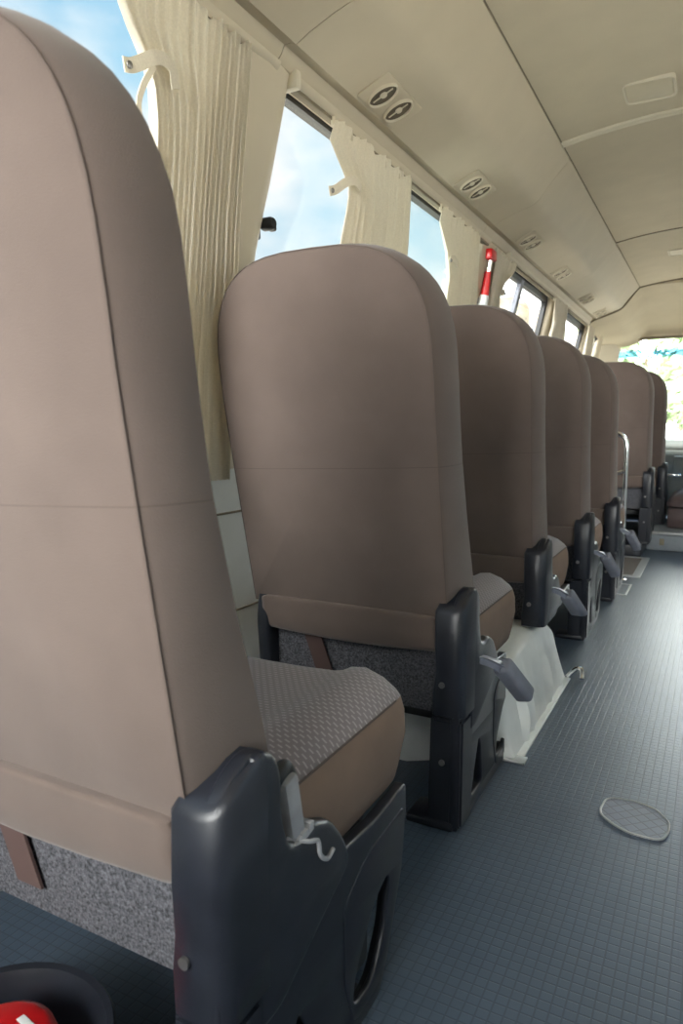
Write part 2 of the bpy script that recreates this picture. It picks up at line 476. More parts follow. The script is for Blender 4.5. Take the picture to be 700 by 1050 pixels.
# cross beads on the headliner
def bead(y, r, m, dz=0.0):
    global k
    bm = bmesh.new()
    add_tube(bm, [(x * 0.02, y, ceil_z(x * 0.02) - dz) for x in range(-28, 29)], r, 8)
    structure(obj('trim_%d' % k, bm, m)); k += 1
for y in (-0.4, 1.2):
    bead(y - 0.011, 0.008, M['bead']); bead(y + 0.011, 0.008, M['bead']); bead(y, 0.004, M['gap'])
bead(2.775, 0.008, M['bead'], 0.001); bead(2.80, 0.008, M['bead'], 0.001); bead(2.787, 0.003, M['gap'], 0.001)
bead(4.338, 0.0035, M['gap'], 0.001); bead(4.352, 0.007, M['bead'], 0.001)
bead(5.745, 0.008, M['gap'], 0.001)
# seal that follows the end of the duct at the front header
bm = bmesh.new()
add_tube(bm, smooth_path([(-0.40, YC, 1.912), (-0.52, YC, 1.902), (-0.565, YC, 1.885), (-0.62, YC, 1.82), (-0.67, YC, 1.757), (-0.72, YC, 1.727), (-0.82, YC, 1.692), (-0.87, YC, 1.675), (-0.915, YC, 1.64), (-0.945, YC, 1.55), (-0.985, YC, 1.40), (-1.08, YC, 0.9)], 4), 0.007, 8)
structure(obj('trim_%d' % k, bm, M['gap'])); k += 1

# front header dome over the windscreen
bm = bmesh.new()
HP = [(YC, 0.0), (5.82, 0.012), (5.98, 0.035), (6.15, 0.085), (6.30, 0.085), (6.42, 0.13), (6.52, 0.17), (6.62, 0.205), (6.66, 0.235), (6.67, 0.265)]
R = []
for y, d in HP:
    t = (y - YC) / (6.67 - YC)
    ring = []
    for i in range(41):
        x = -0.93 + 1.86 * i / 40
        ax = abs(x)
        base = ceil_z(x) if ax < 0.56 else interp(ax, [0.56, 0.60, 0.65, 0.70, 0.80, 0.87, 0.93], [1.893, 1.845, 1.785, 1.738, 1.705, 1.684, 1.655])
        flat = 1.90 - 0.01 * (ax / 0.93) ** 2
        z = min(base, flat) - d * (0.35 + 0.65 * max(0.0, min(1, (base - 1.60) / 0.3)))
        recess = 0.03 * max(0, 1 - (ax / 0.5) ** 4) * math.exp(-((y - 6.02) / 0.16) ** 2)
        ring.append((x, y, z + recess))
    R.append(ring)
loft(bm, R, cap=False, closed=False)
g = bmesh.ops.extrude_face_region(bm, geom=bm.faces[:])
for e_ in g['geom']:
    if isinstance(e_, bmesh.types.BMVert): e_.co.z += 0.05
structure(obj('trim_%d' % k, bm, M['ceil'], auto=60)); k += 1

# front wall: cowl under the windscreen, two corner posts, top rail
bm = bmesh.new()
loft(bm, [[(x, 6.90, -0.02), (x, 7.16, -0.02), (x, 7.16, 0.76), (x, 7.08, 0.76), (x, 6.90, 0.70)] for x in (-1.12, 1.12)])
for s in (-1, 1):
    loft(bm, [[(s * 1.10, 6.55, 0.70), (s * 0.93, 7.06, 0.70), (s * 0.96, 7.12, 0.70), (s * 1.16, 6.60, 0.70)],
              [(s * 1.04, 6.52, 1.25), (s * 0.86, 6.84, 1.25), (s * 0.89, 6.90, 1.25), (s * 1.09, 6.57, 1.25)],
              [(s * 0.94, 6.50, 1.66), (s * 0.76, 6.66, 1.66), (s * 0.79, 6.72, 1.66), (s * 0.98, 6.55, 1.66)]])
add_box(bm, -0.95, 0.95, 6.665, 6.72, 1.625, 1.70, 0.01)
structure(obj('wall_front', bm, M['pillar'], auto=40))
bm = bmesh.new(); add_box(bm, -0.77, 0.77, 6.655, 6.685, 1.612, 1.634, 0.006)
structure(obj('trim_%d' % k, bm, M['gap'])); k += 1

# windscreen
bm = bmesh.new()
loft(bm, [[(x, 7.10, 0.75), (x, 6.70, 1.64), (x, 6.706, 1.643), (x, 7.106, 0.753)] for x in (-0.96, 0.96)])
structure(obj('window_9', bm, M['windscreen'], smooth=False))

# unseen rear wall, its window added off-centre to light the nearest seat
bm = bmesh.new()
for a in ((-1.16, 1.16, -0.02, 0.80), (-1.16, 1.16, 1.52, 1.95), (-1.16, -0.95, 0.80, 1.52), (-0.08, 1.16, 0.80, 1.52)):
    add_box(bm, a[0], a[1], YR - 0.05, YR, a[2], a[3])
structure(obj('wall_rear', bm, M['wall'], smooth=False))
structure(obj('window_10', box(-0.95, -0.08, YR - 0.03, YR - 0.024, 0.80, 1.52), M['glass'], smooth=False))

# side windows: rubber frame, panes
def window(n, sgn, y0, y1, split=None, heavy=0.022, sub=None):
    root = None
    def ring_pts(off_in, depth):
        P = round_poly([(y0 + off_in, SILL + off_in), (y1 - off_in, SILL + off_in), (y1 - off_in, HEAD - off_in), (y0 + off_in, HEAD - off_in)], 0.06 - off_in * 0.5, 6)
        return [(sgn * (wx(z) + depth), y, z) for y, z in P]
    bm = bmesh.new()
    rings = [ring_pts(-0.004, 0.012), ring_pts(heavy, 0.012), ring_pts(heavy, 0.04), ring_pts(-0.004, 0.04)]
    V = [[bm.verts.new(p) for p in r] for r in rings]
    m_ = len(V[0])
    for i in range(4):
        a, b = V[i], V[(i + 1) % 4]
        for q in range(m_): bm.faces.new((a[q], a[(q + 1) % m_], b[(q + 1) % m_], b[q]))
    fr = structure(obj('window_%d' % n, bm, M['rubber']))
    def pane(a, b, d, m):
        zz = [SILL + 0.005 + (HEAD - SILL - 0.01) * i / 8 for i in range(9)]
        bm = bmesh.new()
        loft(bm, [[(sgn * (wx(z) + d), y, z) for z in zz] + [(sgn * (wx(z) + d + 0.004), y, z) for z in reversed(zz)] for y in (a, b)])
        return obj('pane', bm, m, fr, auto=20)
    if split:
        pane(y0 + 0.01, split[1], 0.020, M['glass']); pane(split[0], y1 - 0.01, 0.030, M['glass_tint'] if split[2] else M['glass'])
        if split[3]:
            zz = [SILL + 0.01 + (HEAD - SILL - 0.02) * i / 8 for i in range(9)]
            bm = bmesh.new()
            w = split[3]; c = split[1] - w / 2
            loft(bm, [[(sgn * (wx(z) + 0.012), c - w / 2, z), (sgn * (wx(z) + 0.012), c + w / 2, z), (sgn * (wx(z) + 0.036), c + w / 2, z), (sgn * (wx(z) + 0.036), c - w / 2, z)] for z in zz])
            obj('sash_bar', bm, M['grey_plastic'], fr)
    else:
        pane(y0 + 0.01, y1 - 0.01, 0.024, M['glass'])
    return fr
window(1, -1, *WINS_L[0])
w2 = window(2, -1, *WINS_L[1], split=(1.93, 2.02, True, 0.03), heavy=0.011)
window(3, -1, *WINS_L[2], split=(3.80, 3.87, False, 0.05), heavy=0.03)
window(4, -1, *WINS_L[3], heavy=0.035)
window(5, -1, *WINS_L[4])
for i, w in enumerate(WINS_R): window(6 + i, 1, *w)
# latch knob at the rear edge of the second window
bm = bmesh.new()
add_box(bm, -1.030, -1.012, 1.462, 1.488, 1.31, 1.385, 0.006)
lb = lathe([(0.0, 0), (0.013, 0), (0.016, 0.006), (0.016, 0.026), (0.012, 0.034), (0.0, 0.034)], 16, (-1.012, 1.492, 1.347), 'X')
me = bpy.data.meshes.new('t'); lb.to_mesh(me); lb.free(); bm.from_mesh(me); bpy.data.meshes.remove(me)
add_box(bm, -1.006, -0.986, 1.488, 1.520, 1.334, 1.360, 0.006)
o = obj('latch', bm, M['rubber'], w2); o['label'] = 'black latch knob'

# rounded pillar covers between the windows
def pillar(y0, y1, bulge=0.022, z0=SILL - 0.05, z1=1.655):
    global k
    bm = bmesh.new(); R = []
    for i in range(13):
        z = z0 + (z1 - z0) * i / 12
        b = bulge
        prof = [(y0, -0.01), (y0 + 0.004, b * 0.45), (y0 + 0.018, b * 0.85), (y0 + 0.045, b), ((y0 + y1) / 2, b * 1.1), (y1 - 0.06, b), (y1 - 0.03, b * 0.8), (y1 - 0.010, b * 0.35), (y1, -0.01)]
        R.append([(-(wx(z) - d), y, z) for y, d in prof])
    loft(bm, R)
    structure(obj('trim_%d' % k, bm, M['pillar'], auto=60)); k += 1
pillar(1.245, 1.486, 0.03)
pillar(3.005, 3.415); pillar(4.475, 4.945); pillar(5.805, 6.115)

# wall panel joints low on the left wall
for z in (0.633, 0.364):
    bm = bmesh.new(); add_tube(bm, [(-wx(z) , YR + 0.01, z), (-wx(z), 6.5, z)], 0.003, 6)
    structure(obj('trim_%d' % k, bm, M['gap'])); k += 1
bm = bmesh.new(); add_tube(bm, [(-wx(0.60) , 1.63, 0.60), (-wx(0.37), 1.63, 0.366)], 0.002, 6)
structure(obj('trim_%d' % k, bm, M['gap'])); k += 1

# ------------------------------------------------------------------ curtain rails along the window heads
def rail(y0, y1, label):
    r = empty('curtain_rail', label, 'curtain rail', (-0.92, y0, 1.64), 'curtain rails over the left windows')
    bm = bmesh.new()
    prof = [(-0.932, 1.634), (-0.905, 1.640), (-0.896, 1.648), (-0.894, 1.656), (-0.905, 1.662), (-0.93, 1.660)]
    loft(bm, [[(x, y, z) for x, z in prof] for y in (y0, y1)])
    o = obj('channel', bm, M['pillar'], None, auto=50); o.parent = r; o.location = (0.92, -y0, -1.64)
    bm = bmesh.new(); add_box(bm, -0.926, -0.908, y0 + 0.002, y1 - 0.002, 1.631, 1.640, 0.001)
    o = obj('slot', bm, M['gap'], r); o.location = (0.92, -y0, -1.64)
    bm = bmesh.new(); add_box(bm, -0.936, -0.890, y0 - 0.016, y0 + 0.006, 1.626, 1.668, 0.006)
    o = obj('end_cap', bm, M['bead'], r); o.location = (0.92, -y0, -1.64)
rail(-0.6, 1.40, 'beige curtain rail above the big curtain beside the front-row seat nearest the camera')
rail(1.475, 3.06, 'beige curtain rail with end cap beside the bare cream pillar')
rail(3.36, 5.72, 'beige curtain rail running on past the red hammer')

# ------------------------------------------------------------------ curtains
def cx(z): return interp(z, [0.70, 1.0, 1.3, 1.66], [-1.02, -1.003, -0.960, -0.895])
def curtain(label, left, right, zt, zb, pleats, amp, tie=None, seed=0, strap_side=-1):
    """left and right: lists of (z, y) from top to bottom."""
    rnd = random.Random(seed)
    zl, yl = zip(*sorted(left)); zr, yr = zip(*sorted(right))
    root = empty('window_curtain', label, 'curtain', (cx(zb), (yl[0] + yr[0]) / 2, zb), 'cream curtains along the left windows')
    inv = Matrix.Translation(-root.location)
    nu, nv = pleats * 8, 36
    ph = [rnd.uniform(-0.25, 0.25) for _ in range(pleats + 2)]
    am = [rnd.uniform(0.65, 1.25) for _ in range(pleats + 2)]
    bm = bmesh.new(); V = []
    for j in range(nv + 1):
        t = j / nv; z0 = zt + (zb - zt) * t; row = []
        for i in range(nu + 1):
            u = i / nu; p = u * pleats; q = int(p); f = p - q
            a = am[q] * (1 - f) + am[q + 1] * f; s = ph[q] * (1 - f) + ph[q + 1] * f
            wv = math.sin(2 * PI * (p + s)); wv = math.copysign(abs(wv) ** 0.75, wv)
            drop = 0.014 * abs(math.sin(PI * p / 3)) ** 1.5 * max(0, 1 - t * 8)
            z = z0 - 0.010 + drop
            fl, fr = interp(z0, zl, yl), interp(z0, zr, yr)
            y = yl[0] + (yr[0] - yl[0]) * u + (fl - yl[0]) * max(0, 1 - u / 0.6) + (fr - yr[0]) * u
            y += 0.25 * amp * a * math.cos(2 * PI * (p + s)) * (0.4 + 0.6 * min(1, t * 6))
            x = cx(z0) + amp * a * wv * (0.55 + 0.45 * math.sin(PI * min(1, t * 1.3)) + 0.2 * t)
            row.append(bm.verts.new((x, y, z)))
        V.append(row)
    for j in range(nv):
        for i in range(nu): bm.faces.new((V[j][i], V[j][i + 1], V[j + 1][i + 1], V[j + 1][i]))
    g = bmesh.ops.extrude_face_region(bm, geom=bm.faces[:])
    for e_ in g['geom']:
        if isinstance(e_, bmesh.types.BMVert): e_.co.x += 0.0012
    bm.transform(inv); obj('drape', bm, M['curtain'], root, auto=60)
    # hooks at the rail
    yt0, yt1 = yl[-1], yr[-1]
    for q in range(0, pleats + 1, 3):
        y = yt0 + (yt1 - yt0) * min(0.98, max(0.02, q / pleats)); x = cx(zt)
        bm = bmesh.new()
        add_box(bm, x - 0.014, x - 0.004, y - 0.006, y + 0.006, zt - 0.022, zt + 0.012, 0.003)
        add_tube(bm, smooth_path([(x - 0.009, y, zt + 0.010), (x - 0.014, y, zt + 0.016), (x - 0.016, y, zt + 0.022)], 3), 0.0035, 6)
        bm.transform(inv); obj('hook', bm, M['bead'], root)
    if tie:
        for idx, pts in enumerate(tie):
            bm = bmesh.new(); P = smooth_path(pts, 5); w = 0.012 if idx == 0 else 0.006
            rr = []
            for i, p in enumerate(P):
                t_ = (P[min(i + 1, len(P) - 1)] - P[max(i - 1, 0)]).normalized()
                s_ = Vector((1, 0, 0)).cross(t_).normalized() * w
                rr.append([p - s_ + Vector((-0.001, 0, 0)), p + s_ + Vector((-0.001, 0, 0)), p + s_ + Vector((0.0015, 0, 0)), p - s_ + Vector((0.0015, 0, 0))])
            loft(bm, rr); bm.transform(inv)
            st = obj('tie_strap' if idx == 0 else 'strap_loop', bm, M['curtain'], root, auto=60)
            if idx == 0:
                e_ = P[-1] + (P[-2] - P[-1]).normalized() * 0.010
                lb = lathe([(0, 0), (0.0065, 0), (0.0065, 0.003), (0.004, 0.005), (0, 0.005)], 14, e_ + Vector((0.0016, 0, 0)), 'X')
                lb.transform(inv); obj('snap', lb, M['steel'], st)
    return root

curtain('long cream pleated curtain beside the nearest seat, hanging in front of the wide cream pillar',
        [(1.655, 0.915), (1.56, 0.935), (1.50, 1.000), (1.466, 1.02), (1.41, 1.035), (1.30, 1.045), (1.0, 1.045), (0.74, 1.05)],
        [(1.655, 1.285), (1.405, 1.300), (1.168, 1.325), (0.74, 1.338)], 1.640, 0.742, 17, 0.0085,
        [[(-0.905, 1.06, 1.465), (-0.900, 1.045, 1.495), (-0.902, 1.01, 1.497), (-0.915, 0.965, 1.468), (-0.918, 0.945, 1.462)],
         [(-0.91, 1.010, 1.485), (-0.918, 0.990, 1.445), (-0.925, 0.985, 1.41), (-0.925, 1.0, 1.37), (-0.925, 1.03, 1.34)]], 3)
curtain('cream pleated curtain above the second seat, tie strap sticking out past its rear edge',
        [(1.64, 1.655), (1.587, 1.640), (1.54, 1.725), (1.51, 1.775), (1.45, 1.775), (1.37, 1.768), (1.1, 1.77), (0.74, 1.78)],
        [(1.64, 2.16), (1.45, 2.215), (1.1, 2.25), (0.74, 2.26)], 1.638, 0.742, 14, 0.010,
        [[(-0.90, 1.81, 1.505), (-0.900, 1.77, 1.515), (-0.905, 1.73, 1.50), (-0.915, 1.69, 1.472), (-0.92, 1.665, 1.462)]], 5)
curtain('cream pleated curtain above the third seat, just behind the red hammer',
        [(1.64, 2.45), (1.592, 2.43), (1.515, 2.55), (1.43, 2.62), (1.1, 2.63), (0.74, 2.64)],
        [(1.65, 2.90), (1.37, 3.02), (1.1, 3.05), (0.74, 3.05)], 1.638, 0.742, 13, 0.010,
        [[(-0.90, 2.64, 1.465), (-0.90, 2.60, 1.48), (-0.905, 2.575, 1.478), (-0.91, 2.565, 1.462)]], 6)
curtain('cream curtain gathered to a narrow waist just ahead of the red hammer',
        [(1.64, 3.17), (1.50, 3.19), (1.40, 3.20), (1.1, 3.20), (0.74, 3.20)],
        [(1.65, 3.49), (1.60, 3.47), (1.53, 3.33), (1.468, 3.30), (1.40, 3.34), (1.1, 3.38), (0.74, 3.40)], 1.638, 0.742, 8, 0.014,
        [[(-0.90, 3.24, 1.46), (-0.90, 3.28, 1.475), (-0.905, 3.31, 1.475), (-0.91, 3.325, 1.468)]], 8)
curtain('cream curtain on the pillar behind the far small window with the dark frame',
        [(1.64, 4.42), (1.5, 4.50), (1.44, 4.47), (1.1, 4.50), (0.74, 4.50)],
        [(1.65, 4.80), (1.44, 4.88), (1.1, 4.9), (0.74, 4.9)], 1.638, 0.742, 9, 0.014, None, 9)
curtain('cream curtain farthest forward on the rail, near the windscreen',
        [(1.64, 5.70), (1.4, 5.72), (0.74, 5.73)], [(1.64, 5.98), (1.4, 6.02), (0.74, 6.02)], 1.638, 0.742, 8, 0.013, None, 10)
curtain('pale cab curtain gathered at the front corner post beside the windscreen',
        [(1.63, 6.24), (1.4, 6.26), (0.8, 6.26)], [(1.63, 6.40), (1.4, 6.43), (0.8, 6.44)], 1.625, 0.80, 6, 0.012, None, 11)

# ------------------------------------------------------------------ emergency hammer on the pillar
h = empty('emergency_hammer', 'red emergency hammer with white handle end mounted upright on the window pillar', 'hammer', (-0.925, 3.13, 1.40))
def hl(bm): bm.transform(Matrix.Translation((0.925, -3.13, -1.40))); return bm
def slant(z): return -0.905 - (1.62 - z) * 0.20
bm = bmesh.new(); add_box(bm, -0.922, -0.893, 3.055, 3.135, 1.578, 1.622, 0.006)
obj('head', hl(bm), M['red'], h)
bm = lathe([(0, 0), (0.010, 0), (0.007, 0.016), (0.0, 0.03)], 12, (-0.906, 3.134, 1.600), 'Y'); obj('tip', hl(bm), M['steel'], h)
bm = bmesh.new(); add_tube(bm, [(slant(1.585), 3.10, 1.585), (slant(1.53), 3.107, 1.53)], 0.012, 12); obj('collar', hl(bm), M['chrome'], h)
bm = bmesh.new(); add_tube(bm, [(slant(1.535), 3.106, 1.535), (slant(1.50), 3.112, 1.50), (slant(1.46), 3.117, 1.46), (slant(1.435), 3.12, 1.435)], lambda t: 0.014 + 0.006 * t, 12); obj('shaft', hl(bm), M['red'], h)
bm = bmesh.new(); add_tube(bm, [(slant(1.438), 3.12, 1.438), (slant(1.35), 3.123, 1.35), (slant(1.27), 3.125, 1.27)], 0.021, 12); obj('handle_end', hl(bm), M['white'], h)
bm = bmesh.new()
add_box(bm, -1.0, -0.935, 3.11, 3.128, 1.40, 1.43, 0.004)
obj('bracket', hl(bm), M['grey_plastic'], h)
obj('clip', hl(box(-0.955, -0.915, 3.085, 3.115, 1.59, 1.605, 0.003)), M['grey_plastic'], h)

# ------------------------------------------------------------------ twin air vents in the duct
VENT_Y = [1.79, 2.53, 3.36, 4.11, 4.97, 5.60]
def vz(x): return interp(-x, [0.76, 0.82, 0.855], [1.722, 1.699, 1.682])
def make_vent(label):
    v = empty('air_vent', label, 'air vent', (-0.805, 0, vz(-0.805)), 'twin air vents in the overhead duct')
    th = math.atan2(1.722 - 1.682, 0.855 - 0.76)             # slope of the duct underside
    Rm = Matrix.Rotation(-th, 4, 'Y')
    bm = plate(round_poly([(-0.115, -0.048), (0.115, -0.048), (0.115, 0.048), (-0.115, 0.048)], 0.012), [], 0.004, 0.0015)
    bm.transform(Matrix(((0, 0, 1, 0), (0, 1, 0, 0), (-1, 0, 0, 0), (0, 0, 0, 1))))   # lay the plate flat
    bm.transform(Rm)
    obj('plate', bm, M['bin'], v)
    for dy in (-0.052, 0.046):
        bm = bmesh.new(); R = []
        for r, hz in ((1.0, -0.003), (0.98, -0.011), (0.92, -0.012), (0.88, -0.004), (0.86, 0.006)):
            R.append([(0.043 * r * math.cos(a * PI / 16), dy + 0.035 * r * math.sin(a * PI / 16), hz) for a in range(32)])
        loft(bm, R, cap=False); bm.transform(Rm)
        rim = obj('louvre_ring', bm, M['bead'], v)
        bm = bmesh.new(); R = [[(0.040 * math.cos(a * PI / 16), dy + 0.032 * math.sin(a * PI / 16), hz) for a in range(32)] for hz in (-0.0058, -0.002)]
        loft(bm, R); bm.transform(Rm); obj('throat_shade', bm, M['vent_dark'], rim)  # flat disc, the shade of the hollow is put into its dark colour
        bm = bmesh.new()
        add_box(bm, -0.030, 0.030, dy - 0.0015, dy + 0.0015, -0.0085, -0.003, 0.0006)
        bm2 = lathe([(0, -0.011), (0.008, -0.0105), (0.010, -0.007), (0.010, -0.003), (0, -0.003)], 16, (0.002, dy, 0))
        me = bpy.data.meshes.new('t'); bm2.to_mesh(me); bm2.free(); bm.from_mesh(me); bpy.data.meshes.remove(me)
        bm.transform(Rm); obj('vane', bm, M['bead'], rim)
    return v
VL = ['twin round air vent nearest the camera, above the second seat', 'twin air vent second from the camera in the overhead duct',
      'twin air vent third from the camera, above the red hammer', 'twin air vent fourth from the camera in the overhead duct',
      'twin air vent second from the front end of the duct', 'twin air vent nearest the windscreen end of the duct']
v0 = make_vent(VL[0])
for i, y in enumerate(VENT_Y):
    o = v0 if i == 0 else copy_tree(v0)
    o.location.y = y; o['label'] = VL[i]

# ------------------------------------------------------------------ ceiling lamps
def make_lamp(label):
    l = empty('ceiling_lamp', label, 'ceiling lamp', (-0.25, 2.57, ceil_z(-0.25)), 'ceiling lamps')
    def P(w, hh, r): return round_poly([(-w, -hh), (w, -hh), (w, hh), (-w, hh)], r, 5)
    bm = bmesh.new()
    prof = [(1.0, 0.004), (1.0, -0.003), (0.97, -0.008), (0.92, -0.008), (0.88, -0.003)]
    loft(bm, [[(x, y, zz) for x, y in P(0.078 * s, 0.078 * s, 0.022)] for s, zz in prof], cap=False)
    obj('frame', bm, M['bead'], l)
    bm = bmesh.new()
    loft(bm, [[(x, y, zz) for x, y in P(0.078 * s, 0.078 * s, 0.02)] for s, zz in ((0.90, 0.0), (0.90, -0.003), (0.84, -0.005), (0.5, -0.006), (0.1, -0.006))])
    obj('diffuser', bm, M['lens'], l)
    return l
l0 = make_lamp('square frosted lamp on the ceiling behind the double cross bead')
l1 = copy_tree(l0); l1.location.y = 4.90; l1['label'] = 'square frosted lamp farther forward, ahead of the dark cross bead'

# ------------------------------------------------------------------ wheel arch box under the third seat
wa = empty('wheel_arch_cover', 'white fluted steel wheel arch box rising from the floor under the third seat', 'wheel arch', (-0.8, 2.06, 0))
def al(bm): bm.transform(Matrix.Translation((0.8, -2.06, 0))); return bm
bm = bmesh.new()
N = 48
def arch_ring(x, y0, y1, h, fl=0.0):
    ring = []
    for i in range(N + 1):
        c_, s_ = math.cos(PI * i / N), math.sin(PI * i / N)
        y = (y0 + y1) / 2 - (y1 - y0) / 2 * math.copysign(abs(c_) ** 0.85, c_)
        z = h * s_ ** 0.48
        f = fl * max(0, math.cos((y - 2.08) * 2 * PI / 0.078)) ** 6 if abs(y - 2.08) < 0.30 else 0
        ring.append(bm.verts.new((x + f, y, max(z, 0))))
    return ring
AR = [arch_ring(-1.10, 1.58, 2.50, 0.250), arch_ring(-0.66, 1.60, 2.48, 0.250), arch_ring(-0.55, 1.67, 2.46, 0.249), arch_ring(-0.49, 1.70, 2.44, 0.245), arch_ring(-0.468, 1.712, 2.435, 0.238), arch_ring(-0.455, 1.72, 2.43, 0.222)]
for q in range(1, 7):
    t_ = q / 6
    AR.append(arch_ring(-0.452 + 0.040 * t_, 1.722 + 0.008 * t_, 2.428 - 0.01 * t_, 0.208 * (1 - t_), 0.026 * math.sin(PI * t_ * 0.95)))
for i in range(len(AR) - 1):
    for q in range(N): bm.faces.new((AR[i][q], AR[i][q + 1], AR[i + 1][q + 1], AR[i + 1][q]))
bmesh.ops.remove_doubles(bm, verts=bm.verts[:], dist=1e-5)
obj('arch', al(bm), M['arch'], wa, auto=35)
bm = box(-0.425, -0.395, 1.75, 2.41, 0.0, 0.008, 0.003); obj('flange', al(bm), M['arch'], wa)
bm = bmesh.new(); add_box(bm, -0.50, -0.385, 1.715, 1.755, 0.0, 0.008, 0.003); o = obj('edge_strip', al(bm), M['alu'], wa); o['label'] = 'dull metal strip at the rear foot'
bm = bmesh.new(); add_tube(bm, smooth_path([(-0.41, 2.42, 0.004), (-0.385, 2.44, 0.03), (-0.365, 2.44, 0.03), (-0.36, 2.42, 0.006)], 5), 0.008, 8); o = obj('bracket', al(bm), M['chrome'], wa); o['label'] = 'bright metal clip at the front foot'

# ------------------------------------------------------------------ seats
X0 = -0.72
def sx(x): return x - X0
def lean(z): return interp(z, [0.40, 0.46, 0.62, 0.78, 0.90, 1.02, 1.12, 1.22], [0.010, 0.0, -0.028, -0.056, -0.076, -0.091, -0.102, -0.117])
def outline(a_top, a_bot, zb, zc, zt, n=2.6, m_=26):
    """Closed outline (x, z): bottom edge, right side up, rounded top, left side down."""
    P = []
    for i in range(9): P.append((-a_bot + 2 * a_bot * i / 9, zb))
    for i in range(12):
        t = i / 12; P.append((a_bot + (a_top - a_bot) * t, zb + (zc - zb) * t))
    for i in range(m_ + 1):
        a = PI * i / m_
        c_, s_ = math.cos(a), math.sin(a)
        P.append((a_top * math.copysign(abs(c_) ** (2 / n), c_), zc + (zt - zc) * abs(s_) ** (2 / n)))
    for i in range(1, 13):
        t = i / 12; P.append((-(a_top + (a_bot - a_top) * t), zc + (zb - zc) * t))
    return P
def backrest_bm():
    bm = bmesh.new(); rings = []
    ro = outline(0.247, 0.243, 0.445, 0.95, 1.207, 3.1)
    fo = outline(0.270, 0.266, 0.46, 0.95, 1.211, 3.1)
    def scaled(O, s, y, bul):
        out = []
        cz = 0.80
        for x, z in O:
            xx, zz = x * s, cz + (z - cz) * s
            out.append((xx, lean(zz) + y(zz) + bul * (1 - s ** 3), zz))
        return out
    thick = lambda z: interp(z, [0.45, 0.53, 0.65, 0.80, 1.05, 1.2], [0.118, 0.112, 0.092, 0.076, 0.076, 0.056])
    for s in (0.08, 0.3, 0.5, 0.7, 0.82, 0.90, 0.95, 0.98, 0.995): rings.append(scaled(ro, s, lambda z: 0.0, -0.016))
    rings.append(scaled(ro, 1.0, lambda z: 0.001, 0))
    for t in (0.12, 0.3, 0.5, 0.7, 0.85, 0.95):
        bl = 0.005 * math.sin(PI * t)
        ring = []
        for (x, z), (x2, z2) in zip(ro, fo):
            f = t ** 0.8
            xx = x + (x2 - x) * f; zz = z + (z2 - z) * f
            d = Vector((xx, zz - 0.80)); 
            if d.length > 0: d.normalize()
            xx += d.x * bl; zz += d.y * bl
            ring.append((xx, lean(zz) + thick(zz) * t, zz))
        rings.append(ring)
    for s in (1.0, 0.985, 0.95, 0.88, 0.75, 0.55, 0.3, 0.08): rings.append(scaled(fo, s, lambda z: thick(z) * 1.0, 0.03))
    loft(bm, rings)
    return bm, [(x, lean(z) - 0.0005, z) for x, z in ro]

def cushion_bm():
    bm = bmesh.new()
    half = [(0.0, 0.447), (0.08, 0.448), (0.14, 0.451), (0.158, 0.455), (0.175, 0.464), (0.200, 0.467), (0.233, 0.455), (0.255, 0.439), (0.264, 0.428), (0.271, 0.405), (0.273, 0.365), (0.269, 0.325), (0.262, 0.296), (0.235, 0.285), (0.12, 0.283), (0.0, 0.283)]
    full = half + [(-x, z) for x, z in half[-2:0:-1]]
    st = [(0.085, 0, 1.0), (0.12, 0, 1.0), (0.2, 0, 1.0), (0.3, 0, 1.0), (0.38, 0.004, 1.0), (0.43, 0.004, 0.998), (0.455, 0.0, 0.985), (0.470, -0.004, 0.96), (0.480, -0.012, 0.925), (0.487, -0.024, 0.88), (0.491, -0.04, 0.80), (0.492, -0.06, 0.70)]
    R = []
    for y, dz, s in st:
        ring = []
        for x, z in full:
            zz = 0.375 + (z - 0.375) * (s if z > 0.375 else 1 - (1 - s) * 0.6)
            sxs = 1 - (1 - s) * 0.35
            ring.append((x * sxs, y + (0 if z > 0.33 else -0.012), zz))
        R.append(ring)
    n = len(full)
    loft(bm, R, mi=lambda i, q: 0 if (q < 8 or q >= n - 8) else 1)
    bm.faces.ensure_lookup_table()
    for f in bm.faces:
        if len(f.verts) > 4: f.material_index = 1
    for f in bm.faces:
        c_ = f.calc_center_median()
    return bm

def s1(p):      # a side-panel point traced on the plane x = -0.445 moved to the panel's own plane
    y, z = p
    return ((y + 0.54) * 0.972 - 0.54, 0.85 - (0.85 - z) * 0.972)
PANEL = [(-0.024, 0.0), (-0.022, 0.19), (-0.026, 0.30), (-0.030, 0.40), (-0.022, 0.482), (0.006, 0.506), (0.032, 0.517), (0.056, 0.516), (0.073, 0.502), (0.081, 0.478), (0.082, 0.432), (0.096, 0.388), (0.125, 0.378), (0.155, 0.385), (0.193, 0.368), (0.224, 0.332), (0.242, 0.298), (0.34, 0.289), (0.452, 0.295), (0.454, 0.25), (0.440, 0.160), (0.390, 0.048), (0.355, 0.0)]
SLOT = round_poly([(0.075, 0.035), (0.155, 0.035), (0.140, 0.13), (0.125, 0.155)], 0.015)
RECESS = round_poly([(0.255, 0.045), (0.335, 0.035), (0.378, 0.095), (0.400, 0.195), (0.33, 0.170), (0.268, 0.10)], 0.025)

